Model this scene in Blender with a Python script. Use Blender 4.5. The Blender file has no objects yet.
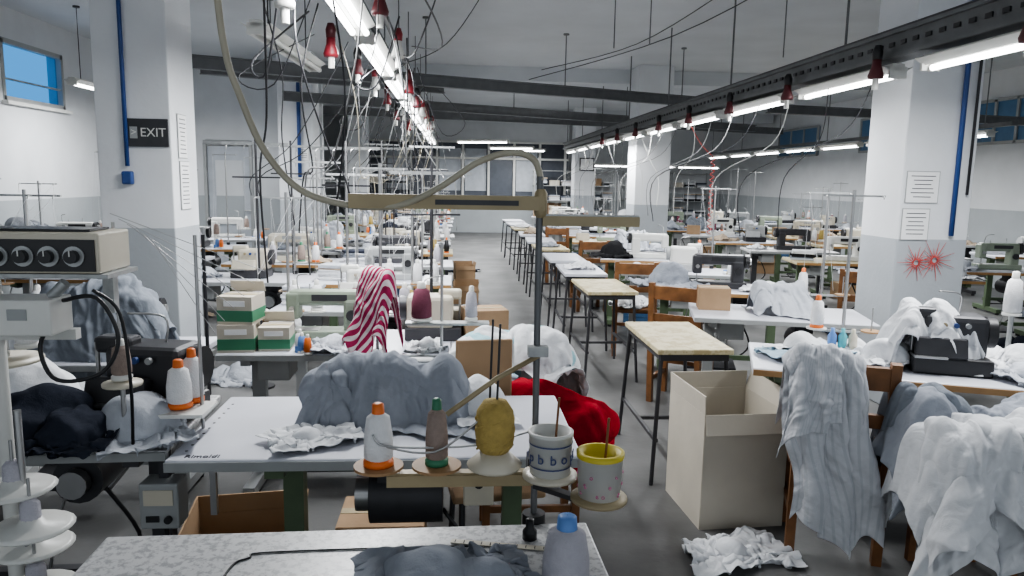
import bpy, bmesh, math, random
import numpy as np
from mathutils import Matrix, Vector, Euler
random.seed(7)
S=bpy.context.scene
COL=bpy.context.collection
# ---------------------------------------------------------------- materials
def mat(name,col,rough=.6,metal=0,var=.08,scale=8,bump=0,bscale=40,emit=0,spec=.5):
    m=bpy.data.materials.new(name); m.use_nodes=True
    nt=m.node_tree; b=nt.nodes['Principled BSDF']
    b.inputs['Roughness'].default_value=rough; b.inputs['Metallic'].default_value=metal
    b.inputs['Specular IOR Level'].default_value=spec
    tc=nt.nodes.new('ShaderNodeTexCoord'); n=nt.nodes.new('ShaderNodeTexNoise'); n.inputs['Scale'].default_value=scale
    n.inputs['Detail'].default_value=4
    nt.links.new(tc.outputs['Object'],n.inputs['Vector'])
    r=nt.nodes.new('ShaderNodeValToRGB')
    r.color_ramp.elements[0].position=.3; r.color_ramp.elements[1].position=.7
    r.color_ramp.elements[0].color=[max(0,c*(1-var)) for c in col]+[1]
    r.color_ramp.elements[1].color=[min(1,c*(1+var)) for c in col]+[1]
    nt.links.new(n.outputs['Fac'],r.inputs['Fac']); nt.links.new(r.outputs['Color'],b.inputs['Base Color'])
    if bump:
        n2=nt.nodes.new('ShaderNodeTexNoise'); n2.inputs['Scale'].default_value=bscale; n2.inputs['Detail'].default_value=5
        nt.links.new(tc.outputs['Object'],n2.inputs['Vector'])
        bp=nt.nodes.new('ShaderNodeBump'); bp.inputs['Strength'].default_value=bump; bp.inputs['Distance'].default_value=.01
        nt.links.new(n2.outputs['Fac'],bp.inputs['Height']); nt.links.new(bp.outputs['Normal'],b.inputs['Normal'])
    if emit:
        b.inputs['Emission Color'].default_value=list(col)+[1]; b.inputs['Emission Strength'].default_value=emit
    return m
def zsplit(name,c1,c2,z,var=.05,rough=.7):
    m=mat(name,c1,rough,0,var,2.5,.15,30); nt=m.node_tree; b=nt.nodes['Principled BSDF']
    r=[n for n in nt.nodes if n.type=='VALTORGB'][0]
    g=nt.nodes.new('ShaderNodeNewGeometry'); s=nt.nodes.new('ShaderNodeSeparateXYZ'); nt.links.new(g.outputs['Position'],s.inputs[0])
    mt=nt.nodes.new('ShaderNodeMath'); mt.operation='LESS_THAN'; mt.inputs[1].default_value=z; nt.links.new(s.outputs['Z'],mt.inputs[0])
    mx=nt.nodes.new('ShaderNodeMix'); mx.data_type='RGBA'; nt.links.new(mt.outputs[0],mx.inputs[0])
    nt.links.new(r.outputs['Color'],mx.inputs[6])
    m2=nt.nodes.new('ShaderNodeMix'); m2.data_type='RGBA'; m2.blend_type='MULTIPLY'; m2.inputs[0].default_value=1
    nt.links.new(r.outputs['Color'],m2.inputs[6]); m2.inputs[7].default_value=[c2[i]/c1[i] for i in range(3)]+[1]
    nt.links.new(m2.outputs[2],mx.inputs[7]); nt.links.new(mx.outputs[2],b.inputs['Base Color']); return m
def speckle(name,c1,c2,scale=60,rough=.35):
    m=mat(name,c1,rough); nt=m.node_tree; b=nt.nodes['Principled BSDF']
    r=[n for n in nt.nodes if n.type=='VALTORGB'][0]; n=[n for n in nt.nodes if n.type=='TEX_NOISE'][0]
    n.inputs['Scale'].default_value=scale; n.inputs['Detail'].default_value=6; n.inputs['Roughness'].default_value=.7
    r.color_ramp.elements[0].position=.42; r.color_ramp.elements[1].position=.52
    r.color_ramp.elements[0].color=list(c2)+[1]; r.color_ramp.elements[1].color=list(c1)+[1]; return m
def fabric(name,col,stripe=None,freq=12,w=.5,var=.05,diag=0):
    m=mat(name,col,.9,0,var,30,.2,220,spec=.15); nt=m.node_tree; b=nt.nodes['Principled BSDF']
    bp=[n for n in nt.nodes if n.type=='BUMP'][0]; tc0=[n for n in nt.nodes if n.type=='TEX_COORD'][0]
    n3=nt.nodes.new('ShaderNodeTexNoise'); n3.inputs['Scale'].default_value=13; n3.inputs['Detail'].default_value=1.5; n3.inputs['Distortion'].default_value=1.5
    nt.links.new(tc0.outputs['Object'],n3.inputs['Vector'])
    b3=nt.nodes.new('ShaderNodeBump'); b3.inputs['Strength'].default_value=.35; b3.inputs['Distance'].default_value=.02
    nt.links.new(n3.outputs['Fac'],b3.inputs['Height']); nt.links.new(bp.outputs['Normal'],b3.inputs['Normal']); nt.links.new(b3.outputs['Normal'],b.inputs['Normal'])
    if stripe:
        r=[n for n in nt.nodes if n.type=='VALTORGB'][0]
        tc=nt.nodes.new('ShaderNodeUVMap'); s=nt.nodes.new('ShaderNodeSeparateXYZ'); nt.links.new(tc.outputs[0],s.inputs[0])
        q=nt.nodes.new('ShaderNodeMath'); q.operation='MULTIPLY_ADD'; q.inputs[1].default_value=diag; nt.links.new(s.outputs[1],q.inputs[0]); nt.links.new(s.outputs[0],q.inputs[2])
        a=nt.nodes.new('ShaderNodeMath'); a.operation='MULTIPLY'; a.inputs[1].default_value=freq; nt.links.new(q.outputs[0],a.inputs[0])
        f=nt.nodes.new('ShaderNodeMath'); f.operation='FRACT'; nt.links.new(a.outputs[0],f.inputs[0])
        l=nt.nodes.new('ShaderNodeMath'); l.operation='LESS_THAN'; l.inputs[1].default_value=w; nt.links.new(f.outputs[0],l.inputs[0])
        mx=nt.nodes.new('ShaderNodeMix'); mx.data_type='RGBA'; nt.links.new(l.outputs[0],mx.inputs[0])
        nt.links.new(r.outputs['Color'],mx.inputs[6]); mx.inputs[7].default_value=list(stripe)+[1]
        nt.links.new(mx.outputs[2],b.inputs['Base Color'])
    return m
M={}
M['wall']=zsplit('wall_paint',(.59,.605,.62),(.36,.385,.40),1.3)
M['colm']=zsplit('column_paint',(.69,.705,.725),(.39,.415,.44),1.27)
M['ceil']=mat('ceiling_plaster',(.56,.58,.60),.9,0,.05,1.5,.15,20)
M['floor']=mat('concrete_floor',(.115,.115,.113),.5,0,.4,1.6,.12,25)
M['white']=mat('white_enamel',(.64,.64,.61),.4,0,.06)
M['cream']=mat('cream_enamel',(.55,.51,.42),.4,0,.06)
M['green']=mat('machine_green',(.24,.28,.22),.4,0,.08)
M['dgreen']=mat('leg_green',(.10,.14,.08),.5,0,.15)
M['grey']=mat('grey_enamel',(.32,.33,.33),.45,0,.06)
M['steel']=mat('steel',(.42,.42,.42),.35,.9,.1)
M['galv']=mat('galvanised_steel',(.38,.39,.39),.5,.6,.15,30)
M['beam']=mat('beam_grey',(.15,.155,.16),.5,.3,.12)
M['dark']=mat('dark_metal',(.05,.05,.055),.45,.3,.2)
M['black']=mat('black_plastic',(.018,.018,.02),.4,0,.2)
M['rub']=mat('grey_rubber',(.2,.2,.2),.6)
M['hose']=mat('cream_hose',(.40,.37,.29),.55,0,.08)
M['tan']=mat('tan_enamel',(.34,.28,.17),.5,.1,.15)
M['brown']=mat('brown_disc',(.33,.2,.1),.6,0,.15)
M['wood']=mat('chair_wood',(.20,.09,.035),.45,0,.3,12)
M['edge']=mat('beech_edge',(.36,.21,.09),.5,0,.15)
M['yel']=speckle('worn_yellow_top',(.55,.49,.32),(.40,.33,.18),14,.5)
M['lam']=speckle('grey_speckle_laminate',(.54,.54,.54),(.32,.32,.33),45)
M['lam2']=mat('white_laminate',(.57,.58,.63),.35,0,.05,6)
M['card']=mat('cardboard',(.33,.22,.13),.85,0,.1,5,.1,30)
M['cardw']=mat('pale_cardboard',(.50,.46,.39),.85,0,.07,4,.1,20)
M['tube']=mat('fluorescent_tube',(.97,.99,1),.4,0,0,emit=10)
M['red']=mat('plug_red',(.22,.02,.03),.45)
M['dred']=mat('plug_maroon',(.09,.015,.02),.45)
M['blue']=mat('pipe_blue',(.03,.07,.22),.45)
M['lblue']=mat('cap_blue',(.12,.25,.55),.5)
M['orange']=mat('spool_orange',(.72,.17,.03),.45)
M['sgreen']=mat('spool_green',(.05,.20,.11),.5)
M['thw']=mat('thread_white',(.74,.74,.75),.85,0,.03,60,.4,200)
M['thg']=mat('thread_grey',(.40,.39,.43),.85,0,.05,60,.4,200)
M['tho']=mat('thread_ochre',(.42,.31,.1),.85,0,.12,60,.4,200)
M['thb']=mat('thread_taupe',(.28,.22,.19),.85,0,.1,60,.4,200)
M['thr']=mat('thread_maroon',(.16,.04,.07),.85,0,.1,60,.4,200)
M['paper']=mat('paper',(.80,.80,.80),.8,0,.02)
M['ink']=mat('ink',(.05,.05,.06),.8)
M['inkb']=mat('ink_blue',(.07,.09,.2),.8)
M['inkp']=mat('ink_pink',(.6,.2,.35),.8)
M['yplast']=mat('yellow_plastic',(.6,.5,.06),.5)
M['knob']=mat('knob_face',(.35,.36,.36),.4,.5)
M['coral']=mat('coral_tinsel',(.50,.06,.05),.5)
M['teal']=mat('teal_plastic',(.1,.4,.45),.5)
M['glassd']=mat('dark_glass',(.09,.10,.12),.15)
M['door']=mat('door_grey',(.45,.48,.52),.5)
M['bluew']=mat('blue_glazing',(.07,.16,.28),.3)
M['crate']=mat('blue_crate',(.04,.10,.2),.5)
M['f_white']=fabric('fabric_white',(.68,.69,.71))
M['f_lgrey']=fabric('fabric_light_grey',(.45,.47,.51))
M['f_grey']=fabric('fabric_heather_grey',(.30,.32,.36))
M['f_mid']=fabric('fabric_mid_grey',(.20,.22,.25))
M['f_navy']=fabric('fabric_navy',(.03,.035,.05))
M['f_black']=fabric('fabric_black',(.02,.02,.022))
M['f_red']=fabric('fabric_red',(.33,.006,.02))
M['f_blue']=fabric('fabric_pale_blue',(.38,.50,.58))
M['f_teal']=fabric('fabric_teal_stripe',(.68,.71,.72),(.33,.53,.58),9,.35)
M['f_beige']=fabric('fabric_beige',(.43,.35,.27))
M['f_pink']=fabric('fabric_pink_stripe',(.70,.62,.65),(.36,.03,.10),9,.55,diag=1.3)
M['f_gst']=fabric('fabric_grey_stripe',(.60,.61,.64),(.52,.54,.57),20,.3)
FMS=['f_white','f_white','f_lgrey','f_grey','f_mid','f_navy','f_beige','f_lgrey','f_black','f_white','f_lgrey','f_mid']
g=bpy.data.materials.new('sky_window_glass'); g.use_nodes=True; nt=g.node_tree; nt.nodes.clear()
o=nt.nodes.new('ShaderNodeOutputMaterial'); t=nt.nodes.new('ShaderNodeBsdfTransparent'); t.inputs[0].default_value=(.34,.66,.95,1); nt.links.new(t.outputs[0],o.inputs[0]); M['glass']=g
# ---------------------------------------------------------------- mesh builder
class MB:
    def __init__(s): s.v=[];s.f=[];s.mi=[];s.sm=[];s.mats=[]
    def add(s,vs,fs,m,smooth=False):
        if m not in s.mats: s.mats.append(m)
        k=s.mats.index(m); o=len(s.v); s.v.extend([tuple(v) for v in vs])
        for f in fs: s.f.append([i+o for i in f]); s.mi.append(k); s.sm.append(smooth)
    def box(s,c,d,m,rot=(0,0,0),bev=0):
        R=Euler(rot).to_matrix()
        x,y,z=[k/2 for k in d]; c=Vector(c)
        if bev:
            bm=bmesh.new(); bmesh.ops.create_cube(bm,size=1); bmesh.ops.scale(bm,vec=d,verts=bm.verts)
            bmesh.ops.bevel(bm,geom=bm.edges[:],offset=bev,segments=2,affect='EDGES',profile=.5)
            vs=[R@v.co+c for v in bm.verts]; bm.verts.index_update(); fs=[[v.index for v in f.verts] for f in bm.faces]; bm.free()
            s.add(vs,fs,m); return
        vs=[R@Vector((a*x,b*y,e*z))+c for a in(-1,1) for b in(-1,1) for e in(-1,1)]
        s.add(vs,[(0,1,3,2),(4,6,7,5),(0,4,5,1),(2,3,7,6),(0,2,6,4),(1,5,7,3)],m)
    def cyl(s,p0,p1,r0,m,r1=None,seg=12,cap=True):
        r1=r0 if r1 is None else r1; p0=Vector(p0);p1=Vector(p1); d=(p1-p0).normalized()
        a=d.orthogonal().normalized(); b=d.cross(a)
        vs=[];
        for p,r in((p0,r0),(p1,r1)):
            for i in range(seg):
                t=2*math.pi*i/seg; vs.append(p+a*r*math.cos(t)+b*r*math.sin(t))
        s.add(vs,[(i,(i+1)%seg,seg+(i+1)%seg,seg+i) for i in range(seg)],m,True)
        if cap:
            s.add(vs[:seg],[list(range(seg))[::-1]],m); s.add(vs[seg:],[list(range(seg))],m)
    def lathe(s,c,prof,m,seg=16,smooth=True):
        vs=[];n=len(prof)
        for r,z in prof:
            for i in range(seg):
                t=2*math.pi*i/seg; vs.append((c[0]+r*math.cos(t),c[1]+r*math.sin(t),c[2]+z))
        fs=[(j*seg+i,j*seg+(i+1)%seg,(j+1)*seg+(i+1)%seg,(j+1)*seg+i) for j in range(n-1) for i in range(seg)]
        s.add(vs,fs,m,smooth)
    def tube(s,pts,r,m,seg=6,smooth_pts=True,closed=False):
        pts=[Vector(p) for p in pts]
        if smooth_pts and len(pts)>2:
            out=[]
            for i in range(len(pts)-1):
                p0=pts[max(i-1,0)];p1=pts[i];p2=pts[i+1];p3=pts[min(i+2,len(pts)-1)]
                for k in range(6):
                    t=k/6; out.append(.5*((2*p1)+(p2-p0)*t+(2*p0-5*p1+4*p2-p3)*t*t+(3*p1-p0-3*p2+p3)*t**3))
            out.append(pts[-1]); pts=out
        vs=[];a=None
        for i,p in enumerate(pts):
            d=(pts[min(i+1,len(pts)-1)]-pts[max(i-1,0)])
            d=d.normalized() if d.length>1e-9 else Vector((0,0,1))
            if a is None: a=d.orthogonal().normalized()
            a=(a-d*a.dot(d)); a=a.normalized() if a.length>1e-6 else d.orthogonal().normalized()
            b=d.cross(a)
            for k in range(seg):
                t=2*math.pi*k/seg; vs.append(p+a*r*math.cos(t)+b*r*math.sin(t))
        n=len(pts)
        fs=[(j*seg+i,j*seg+(i+1)%seg,(j+1)*seg+(i+1)%seg,(j+1)*seg+i) for j in range(n-1) for i in range(seg)]
        fs+= [list(range(seg))[::-1], [(n-1)*seg+i for i in range(seg)]]
        s.add(vs,fs,m,True)
    def text(s,body,size,loc,rot,m):
        cu=bpy.data.curves.new('t','FONT'); cu.body=body; cu.size=size; cu.align_x='CENTER'; cu.align_y='CENTER'; cu.extrude=.0008
        ob=bpy.data.objects.new('t',cu); COL.objects.link(ob)
        bpy.context.view_layer.update()
        me=bpy.data.meshes.new_from_object(ob.evaluated_get(bpy.context.evaluated_depsgraph_get()))
        T=Matrix.Translation(loc)@Euler(rot).to_matrix().to_4x4()
        s.add([T@v.co for v in me.vertices],[list(p.vertices) for p in me.polygons],m)
        bpy.data.objects.remove(ob); bpy.data.curves.remove(cu); bpy.data.meshes.remove(me)
    def mesh(s,name):
        me=bpy.data.meshes.new(name); me.from_pydata(s.v,[],s.f)
        for m in s.mats: me.materials.append(m)
        me.polygons.foreach_set('material_index',s.mi); me.polygons.foreach_set('use_smooth',s.sm); me.update(); return me
    def obj(s,name,loc=(0,0,0),rot=0): return put(s.mesh(name),name,loc,rot)
def put(me,name,loc=(0,0,0),rot=0,scale=1):
    o=bpy.data.objects.new(name,me); COL.objects.link(o); o.location=loc; o.rotation_euler=(0,0,math.radians(rot)); o.scale=(scale,)*3; return o
# ---------------------------------------------------------------- cloth solver
def snoise(rng,U,V,lo=1,hi=5,k=8):
    r=np.zeros_like(U)
    for _ in range(k):
        a=rng.uniform(0,6.28);f=rng.uniform(lo,hi);p=rng.uniform(0,6.28)
        r+=np.sin(2*np.pi*f*(U*np.cos(a)+V*np.sin(a))+p)/f
    return r/np.abs(r).max()
def wrinkle(P,amp,seed,w,h,aniso=(1,1)):
    """ridged fold displacement along the normals, two octaves"""
    if not amp: return P
    rng=np.random.RandomState(seed+500); m,n=P.shape[:2]
    U,V=np.meshgrid(np.linspace(0,w,n),np.linspace(0,h,m))
    D=np.zeros((m,n))
    for (l0,l1,ex,wt,warp) in((.13,.26,1.6,1,.07),(.05,.10,1.3,.36,.035)):
        d=np.zeros((m,n))
        wx=warp*snoise(rng,U/.3,V/.3,.5,1.5,5); wy=warp*snoise(rng,U/.3,V/.3,.5,1.5,5)
        for k in range(6):
            a=rng.uniform(0,3.14); L=rng.uniform(l0,l1)
            q=((U+wx)*math.cos(a)*aniso[0]+(V+wy)*math.sin(a)*aniso[1])/L
            r=1-np.abs(np.sin(np.pi*q+rng.uniform(0,3)))
            mask=np.clip(.45+.7*snoise(rng,U/.25,V/.25,.5,1.6,4),0,1)
            d=np.maximum(d,(r**ex)*mask)
        D+=wt*d
    gx=np.gradient(P,axis=1); gy=np.gradient(P,axis=0); N=np.cross(gx,gy); N/=np.linalg.norm(N,axis=-1)[...,None]+1e-9
    up=np.where((N[...,2]).mean()<0,-1,1); N=N*up
    return P+N*(D*amp)[...,None]
def simulate(c,size,ang=0,n=36,floorz=0,boxes=(),sph=(),crump=0.,seed=0,steps=70,z0=None,amp=.25,wr=.022):
    rng=np.random.RandomState(seed); w,h=size; m=max(8,int(n*h/w))
    U,V=np.meshgrid(np.linspace(-.5,.5,n),np.linspace(-.5,.5,m)); sc=1-crump
    P=np.zeros((m,n,3)); s=min(w,h)
    ew=1+.12*snoise(rng,V*1.0,U*0+.3,.5,2,4); eh=1+.12*snoise(rng,U*1.0,V*0+.3,.5,2,4)
    P[...,0]=U*w*sc*ew+snoise(rng,U,V)*crump*s*.2; P[...,1]=V*h*sc*eh+snoise(rng,U,V)*crump*s*.2
    P[...,2]=(floorz+.3 if z0 is None else z0)+snoise(rng,U,V,1,6)*crump*s*amp+snoise(rng,U,V,2,6)*.004
    ca,sa=math.cos(math.radians(ang)),math.sin(math.radians(ang))
    x=P[...,0]*ca-P[...,1]*sa; y=P[...,0]*sa+P[...,1]*ca; P[...,0]=x+c[0]; P[...,1]=y+c[1]
    rx=w/(n-1); ry=h/(m-1); rd=math.hypot(rx,ry); O=P.copy(); th=.006
    def con(A,B,rest,k,push=False):
        d=B-A; L=np.sqrt((d*d).sum(-1))+1e-9
        e=(L-rest)
        if push: e=np.minimum(e,0)
        q=d*(e/L*.5*k)[...,None]; A+=q; B-=q
    for st in range(steps):
        N=P+(P-O)*.95; N[...,2]-=.0035; O=P.copy(); P=N
        mv=P-O; L=np.sqrt((mv*mv).sum(-1))[...,None]; P=O+mv*np.minimum(1,.06/(L+1e-9))
        for it in range(7):
            for o in(0,1):
                e=(n-o)//2*2; A=P[:,o:o+e:2];B=P[:,o+1:o+e:2]; con(A[:,:B.shape[1]],B,rx,1)
                e=(m-o)//2*2; A=P[o:o+e:2];B=P[o+1:o+e:2]; con(A[:B.shape[0]],B,ry,1)
            for o in(0,1):
                A=P[o:-1:2,:-1];B=P[o+1::2,1:]; k=min(len(A),len(B)); con(A[:k],B[:k],rd,.35)
                A=P[o:-1:2,1:];B=P[o+1::2,:-1]; k=min(len(A),len(B)); con(A[:k],B[:k],rd,.35)
            for o in range(2):
                A=P[:,o:-2:4];B=P[:,o+2::4];k=min(A.shape[1],B.shape[1]); con(A[:,:k],B[:,:k],rx*1.5,.5,True)
                A=P[o:-2:4];B=P[o+2::4];k=min(len(A),len(B)); con(A[:k],B[:k],ry*1.5,.5,True)
            hit=np.zeros(P.shape[:2],bool)
            for (sx,sy,sz,r) in sph:
                d=P-np.array([sx,sy,sz]); L=np.sqrt((d*d).sum(-1)); k=L<r+th
                P[k]=np.array([sx,sy,sz])+d[k]/(L[k][:,None]+1e-9)*(r+th); hit|=k
            for (x0,x1,y0,y1,za,zb) in boxes:
                k=(P[...,0]>x0-th)&(P[...,0]<x1+th)&(P[...,1]>y0-th)&(P[...,1]<y1+th)&(P[...,2]>za)&(P[...,2]<zb+th)
                if k.any():
                    Q=P[k]; D=np.stack([Q[:,0]-x0+th,x1+th-Q[:,0],Q[:,1]-y0+th,y1+th-Q[:,1],zb+th-Q[:,2]],1)
                    j=D.argmin(1); r=np.arange(len(j)); dd=D[r,j]
                    Q[:,0]+=np.where(j==0,-dd,0)+np.where(j==1,dd,0); Q[:,1]+=np.where(j==2,-dd,0)+np.where(j==3,dd,0); Q[:,2]+=np.where(j==4,dd,0)
                    P[k]=Q; hit|=k
            k=P[...,2]<floorz+th; P[...,2][k]=floorz+th; hit|=k
        O[hit]=P[hit]-(P[hit]-O[hit])*.35
    P=wrinkle(P,wr,seed,w,h); P[...,2]=np.maximum(P[...,2],floorz+.002)
    return P
def hang(p0,p1,z,front,back,seed=0,n=70,folds=6,A=.022,flare=.1,r=.028,slack=.1,wr=.012,skew=0,hv=.12,sag=.02):
    """cloth folded over a rail p0-p1 at height z; 'front' hangs on the camera (-y) side"""
    rng=np.random.RandomState(seed); p0=np.array(p0,float);p1=np.array(p1,float); t=p1-p0; L=np.linalg.norm(t); t/=L
    nm=np.array([t[1],-t[0]])
    m=int(n*(front+back)/max(L*1.3,.3)); m=min(max(m,36),100)
    U,V=np.meshgrid(np.linspace(0,1,n),np.linspace(-back,front,m))
    hem=1+hv*snoise(rng,U,V*0,.6,2.5,4); Sx=V*hem
    ar=r*math.pi/2; aS=np.abs(Sx); sg=np.sign(Sx)
    ang=np.clip(Sx/r,-math.pi/2,math.pi/2); ex=np.maximum(aS-ar,0)
    off=r*np.sin(ang); zz=z-r+r*np.cos(ang)-ex
    dep=np.clip(ex/.35,0,1)**.7
    ph=snoise(rng,U,V*.5,.4,1.6,5)*3.2; ma=.45+.55*snoise(rng,U,V*.5,.6,2,4)
    fold=(np.sin(2*np.pi*folds*U*.8+ph*2+rng.uniform(0,6))+.5*np.sin(2*np.pi*folds*1.4*U+ph*3))*ma
    off=off+np.where(sg==0,1,sg)*(A*dep*(fold+1.1)+slack*ex)
    lat=(U-.5)*(1+flare*ex/.4)*L+skew*ex+.02*dep*np.cos(2*np.pi*folds*.8*U+ph*2)+.03*snoise(rng,U*.5,V/.5,.5,1.5,4)*dep
    zz=zz-sag*(.5-.5*np.cos(2*np.pi*folds*.4*U+ph*1.5))
    e=np.minimum(U,1-U)/.18; zz=zz-np.where(e<1,(1-np.clip(e,0,1))**2*sag*2.2,0)
    mid=(p0+p1)/2
    P=np.stack([mid[0]+t[0]*lat+nm[0]*off, mid[1]+t[1]*lat+nm[1]*off, zz],-1)
    return wrinkle(P,wr,seed,L*1.3,front+back,(1,.6))
def settle(P,z=.784,yf=None):
    """cloth reaching the table top spreads out over it; past the front edge yf it hangs down"""
    under=np.maximum(z-P[...,2],0); c=P[...,1].mean(); P[...,1]+=np.sign(P[...,1]-c)*under*.8
    P[...,2]=np.maximum(P[...,2],z+.012*np.abs(np.sin(P[...,0]*38+P[...,1]*9)))
    if yf is not None:
        over=np.maximum(yf-P[...,1],0); P[...,2]-=over; P[...,1]=np.maximum(P[...,1],yf-.012)
    return P
def cloth_mesh(name,layers):
    vs=[];fs=[];mi=[];uv=[];mats=[]
    for P,m in layers:
        if m not in mats: mats.append(m)
        o=len(vs); a,b=P.shape[:2]; vs+=[tuple(p) for p in P.reshape(-1,3)]
        for i in range(a-1):
            for j in range(b-1):
                fs.append((o+i*b+j,o+i*b+j+1,o+(i+1)*b+j+1,o+(i+1)*b+j)); mi.append(mats.index(m))
                for (p,q) in((i,j),(i,j+1),(i+1,j+1),(i+1,j)): uv+=[q/(b-1),p/(a-1)]
    me=bpy.data.meshes.new(name); me.from_pydata(vs,[],fs); me.uv_layers.new(name='UVMap').data.foreach_set('uv',uv)
    for m in mats: me.materials.append(m)
    me.polygons.foreach_set('material_index',mi); me.polygons.foreach_set('use_smooth',[True]*len(fs)); me.update(); return me
def cloth(name,layers,sub=1):
    o=put(cloth_mesh(name,layers),name)
    s=o.modifiers.new('thick','SOLIDIFY'); s.thickness=.003; s.offset=0
    if sub: s=o.modifiers.new('sub','SUBSURF'); s.levels=sub; s.render_levels=sub
    return o
# ---------------------------------------------------------------- room
XL,XR,Y0,Y1,H=-5.4,9.0,-2.5,25.0,3.6
b=MB(); b.box(((XL+XR)/2,(Y0+Y1)/2,-.05),(XR-XL+.4,Y1-Y0+.4,.1),M['floor']); b.obj('floor')
b=MB(); b.box(((XL+XR)/2,(Y0+Y1)/2,H+.1),(XR-XL+.4,Y1-Y0+.4,.2),M['ceil']); b.obj('ceiling')
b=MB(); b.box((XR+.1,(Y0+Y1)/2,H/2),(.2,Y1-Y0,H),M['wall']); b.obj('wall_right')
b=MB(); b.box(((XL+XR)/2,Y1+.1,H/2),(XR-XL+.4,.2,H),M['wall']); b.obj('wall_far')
wy0,wy1,wz0,wz1=9.5,10.9,2.5,3.22
b=MB(); X=XL-.1
b.box((X,(Y0+wy0)/2,H/2),(.2,wy0-Y0,H),M['wall']); b.box((X,(wy1+Y1)/2,H/2),(.2,Y1-wy1,H),M['wall'])
b.box((X,(wy0+wy1)/2,wz0/2),(.2,wy1-wy0,wz0),M['wall']); b.box((X,(wy0+wy1)/2,(wz1+H)/2),(.2,wy1-wy0,H-wz1),M['wall']); b.obj('wall_left')
b=MB()
for z in(wz0+.02,wz1-.02): b.box((XL-.03,(wy0+wy1)/2,z),(.08,wy1-wy0,.06),M['grey'])
for y in(wy0+.02,wy1-.02): b.box((XL-.03,y,(wz0+wz1)/2),(.08,.06,wz1-wz0),M['grey'])
b.box((XL-.03,(wy0+wy1)/2,(wz0+wz1)/2-.1),(.04,wy1-wy0,.02),M['grey'])
b.box((XL-.06,(wy0+wy1)/2,(wz0+wz1)/2),(.01,wy1-wy0,wz1-wz0),M['glass']); b.box((XL+.03,(wy0+wy1)/2,wz0-.03),(.1,wy1-wy0+.1,.04),M['white']); b.obj('window_1')
PY=13.2
b=MB()
b.box((-4.83,PY,H/2),(1.14,.15,H),M['wall']); b.box((-2.9,PY,H/2),(1.2,.15,H),M['wall']); b.box((-3.88,PY,2.92),(.76,.15,1.36),M['wall']); b.obj('wall_partition')
b=MB(); b.box((-3.88,PY,1.07),(.72,.06,2.13),M['door']); b.box((-3.88,PY-.04,1.35),(.46,.02,1.1),M['wall']); b.cyl((-3.63,PY-.1,1.05),(-3.5,PY-.1,1.05),.012,M['steel'])
b.box((-4.26,PY-.1,1.08),(.05,.04,2.2),M['grey']); b.box((-3.5,PY-.1,1.08),(.05,.04,2.2),M['grey']); b.box((-3.88,PY-.1,2.2),(.8,.04,.06),M['grey']); b.obj('door_1')
b=MB()
b.box((.2,23.4,.5),(6.6,.1,1.0),M['wall']); b.box((.2,23.4,3.2),(6.6,.1,.8),M['wall']); b.box((.2,23.45,1.9),(6.6,.02,1.8),M['glassd'])
for i in range(9): b.box((-3.0+i*.8,23.35,1.9),(.07,.1,1.8),M['white'])
for i in(1,3,4,6): b.box((-2.6+i*.8,23.42,1.95),(.66,.02,1.3),M['door'])  # paler panes stand for lit glass, the brightness is put into the colour
for z in(1.0,2.3,2.8): b.box((.2,23.33,z),(6.6,.12,.06),M['white'])
b.obj('glazed_office_partition')
for i,(yc,l) in enumerate([(11.7,1.5),(15.0,2.2),(19.2,2.2)]):
    b=MB(); b.box((XR-.03,yc,2.75),(.05,l,.7),M['bluew'])
    for k in range(4): b.box((XR-.06,yc-l/2+k*l/3,2.75),(.05,.05,.74),M['grey'])
    for z in(2.4,3.1): b.box((XR-.06,yc,z),(.05,l,.05),M['grey'])
    b.obj('window_%d'%(i+2))
COLS=[(-2.23,5.4,.5,.5),(-2.55,12.2,.55,.55),(3.5,5.2,.54,.5),(3.35,12.6,.6,.6),(3.45,20,.55,.55),(-2.6,20,.5,.5)]
for x,y,w_,d in COLS:
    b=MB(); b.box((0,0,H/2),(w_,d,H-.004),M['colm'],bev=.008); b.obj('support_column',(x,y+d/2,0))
for y in(13.4,20.9):
    b=MB(); b.box((1.8,y,H-.12),(14.2,.4,.24),M['ceil']); b.obj('ceiling_beam')
def ibeam(name,p,q,h=.11,w=.09,m='beam'):
    p=Vector(p);q=Vector(q);L=(q-p).length; d=(q-p).normalized(); b=MB()
    b.box((0,0,h/2),(L,w,.014),M[m]); b.box((0,0,-h/2),(L,w,.014),M[m]); b.box((0,0,0),(L,.012,h),M[m])
    o=b.obj(name,(p+q)/2); o.rotation_euler=d.to_track_quat('X','Z').to_euler(); return o
ibeam('steel_beam',(-2.96,8.4,2.85),(4.4,11.4,2.85),.13); ibeam('steel_beam',(-2.6,11.6,2.84),(6.4,15.8,2.84),.13)
ibeam('steel_beam',(-3,15,2.95),(8,18,2.95),.14); ibeam('steel_beam',(4.0,9.5,2.62),(8.8,10.5,2.62),.1); ibeam('steel_beam',(-3.2,9.8,2.95),(-.2,11.6,2.99),.1)
def rod(name,x,y,z0,z1=H,r=.008,m='beam'):
    b=MB(); b.cyl((0,0,0),(0,0,z1-z0),r,M[m],seg=8); b.cyl((0,0,z1-z0-.02),(0,0,z1-z0),.04,M[m],seg=8); b.obj(name,(x,y,z0))
for t in(.12,.35,.6,.85): rod('hanger_rod',-2.96+7.36*t,8.4+3*t,2.92)
for t in(.15,.4,.65,.9): rod('hanger_rod',-2.6+9*t,11.6+4.2*t,2.91)
for x,y,z in((1.3,6.3,2.75),(1.55,6.1,2.75),(2.45,5.6,2.6)): rod('hanger_rod',x,y,z,H,.005)
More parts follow.
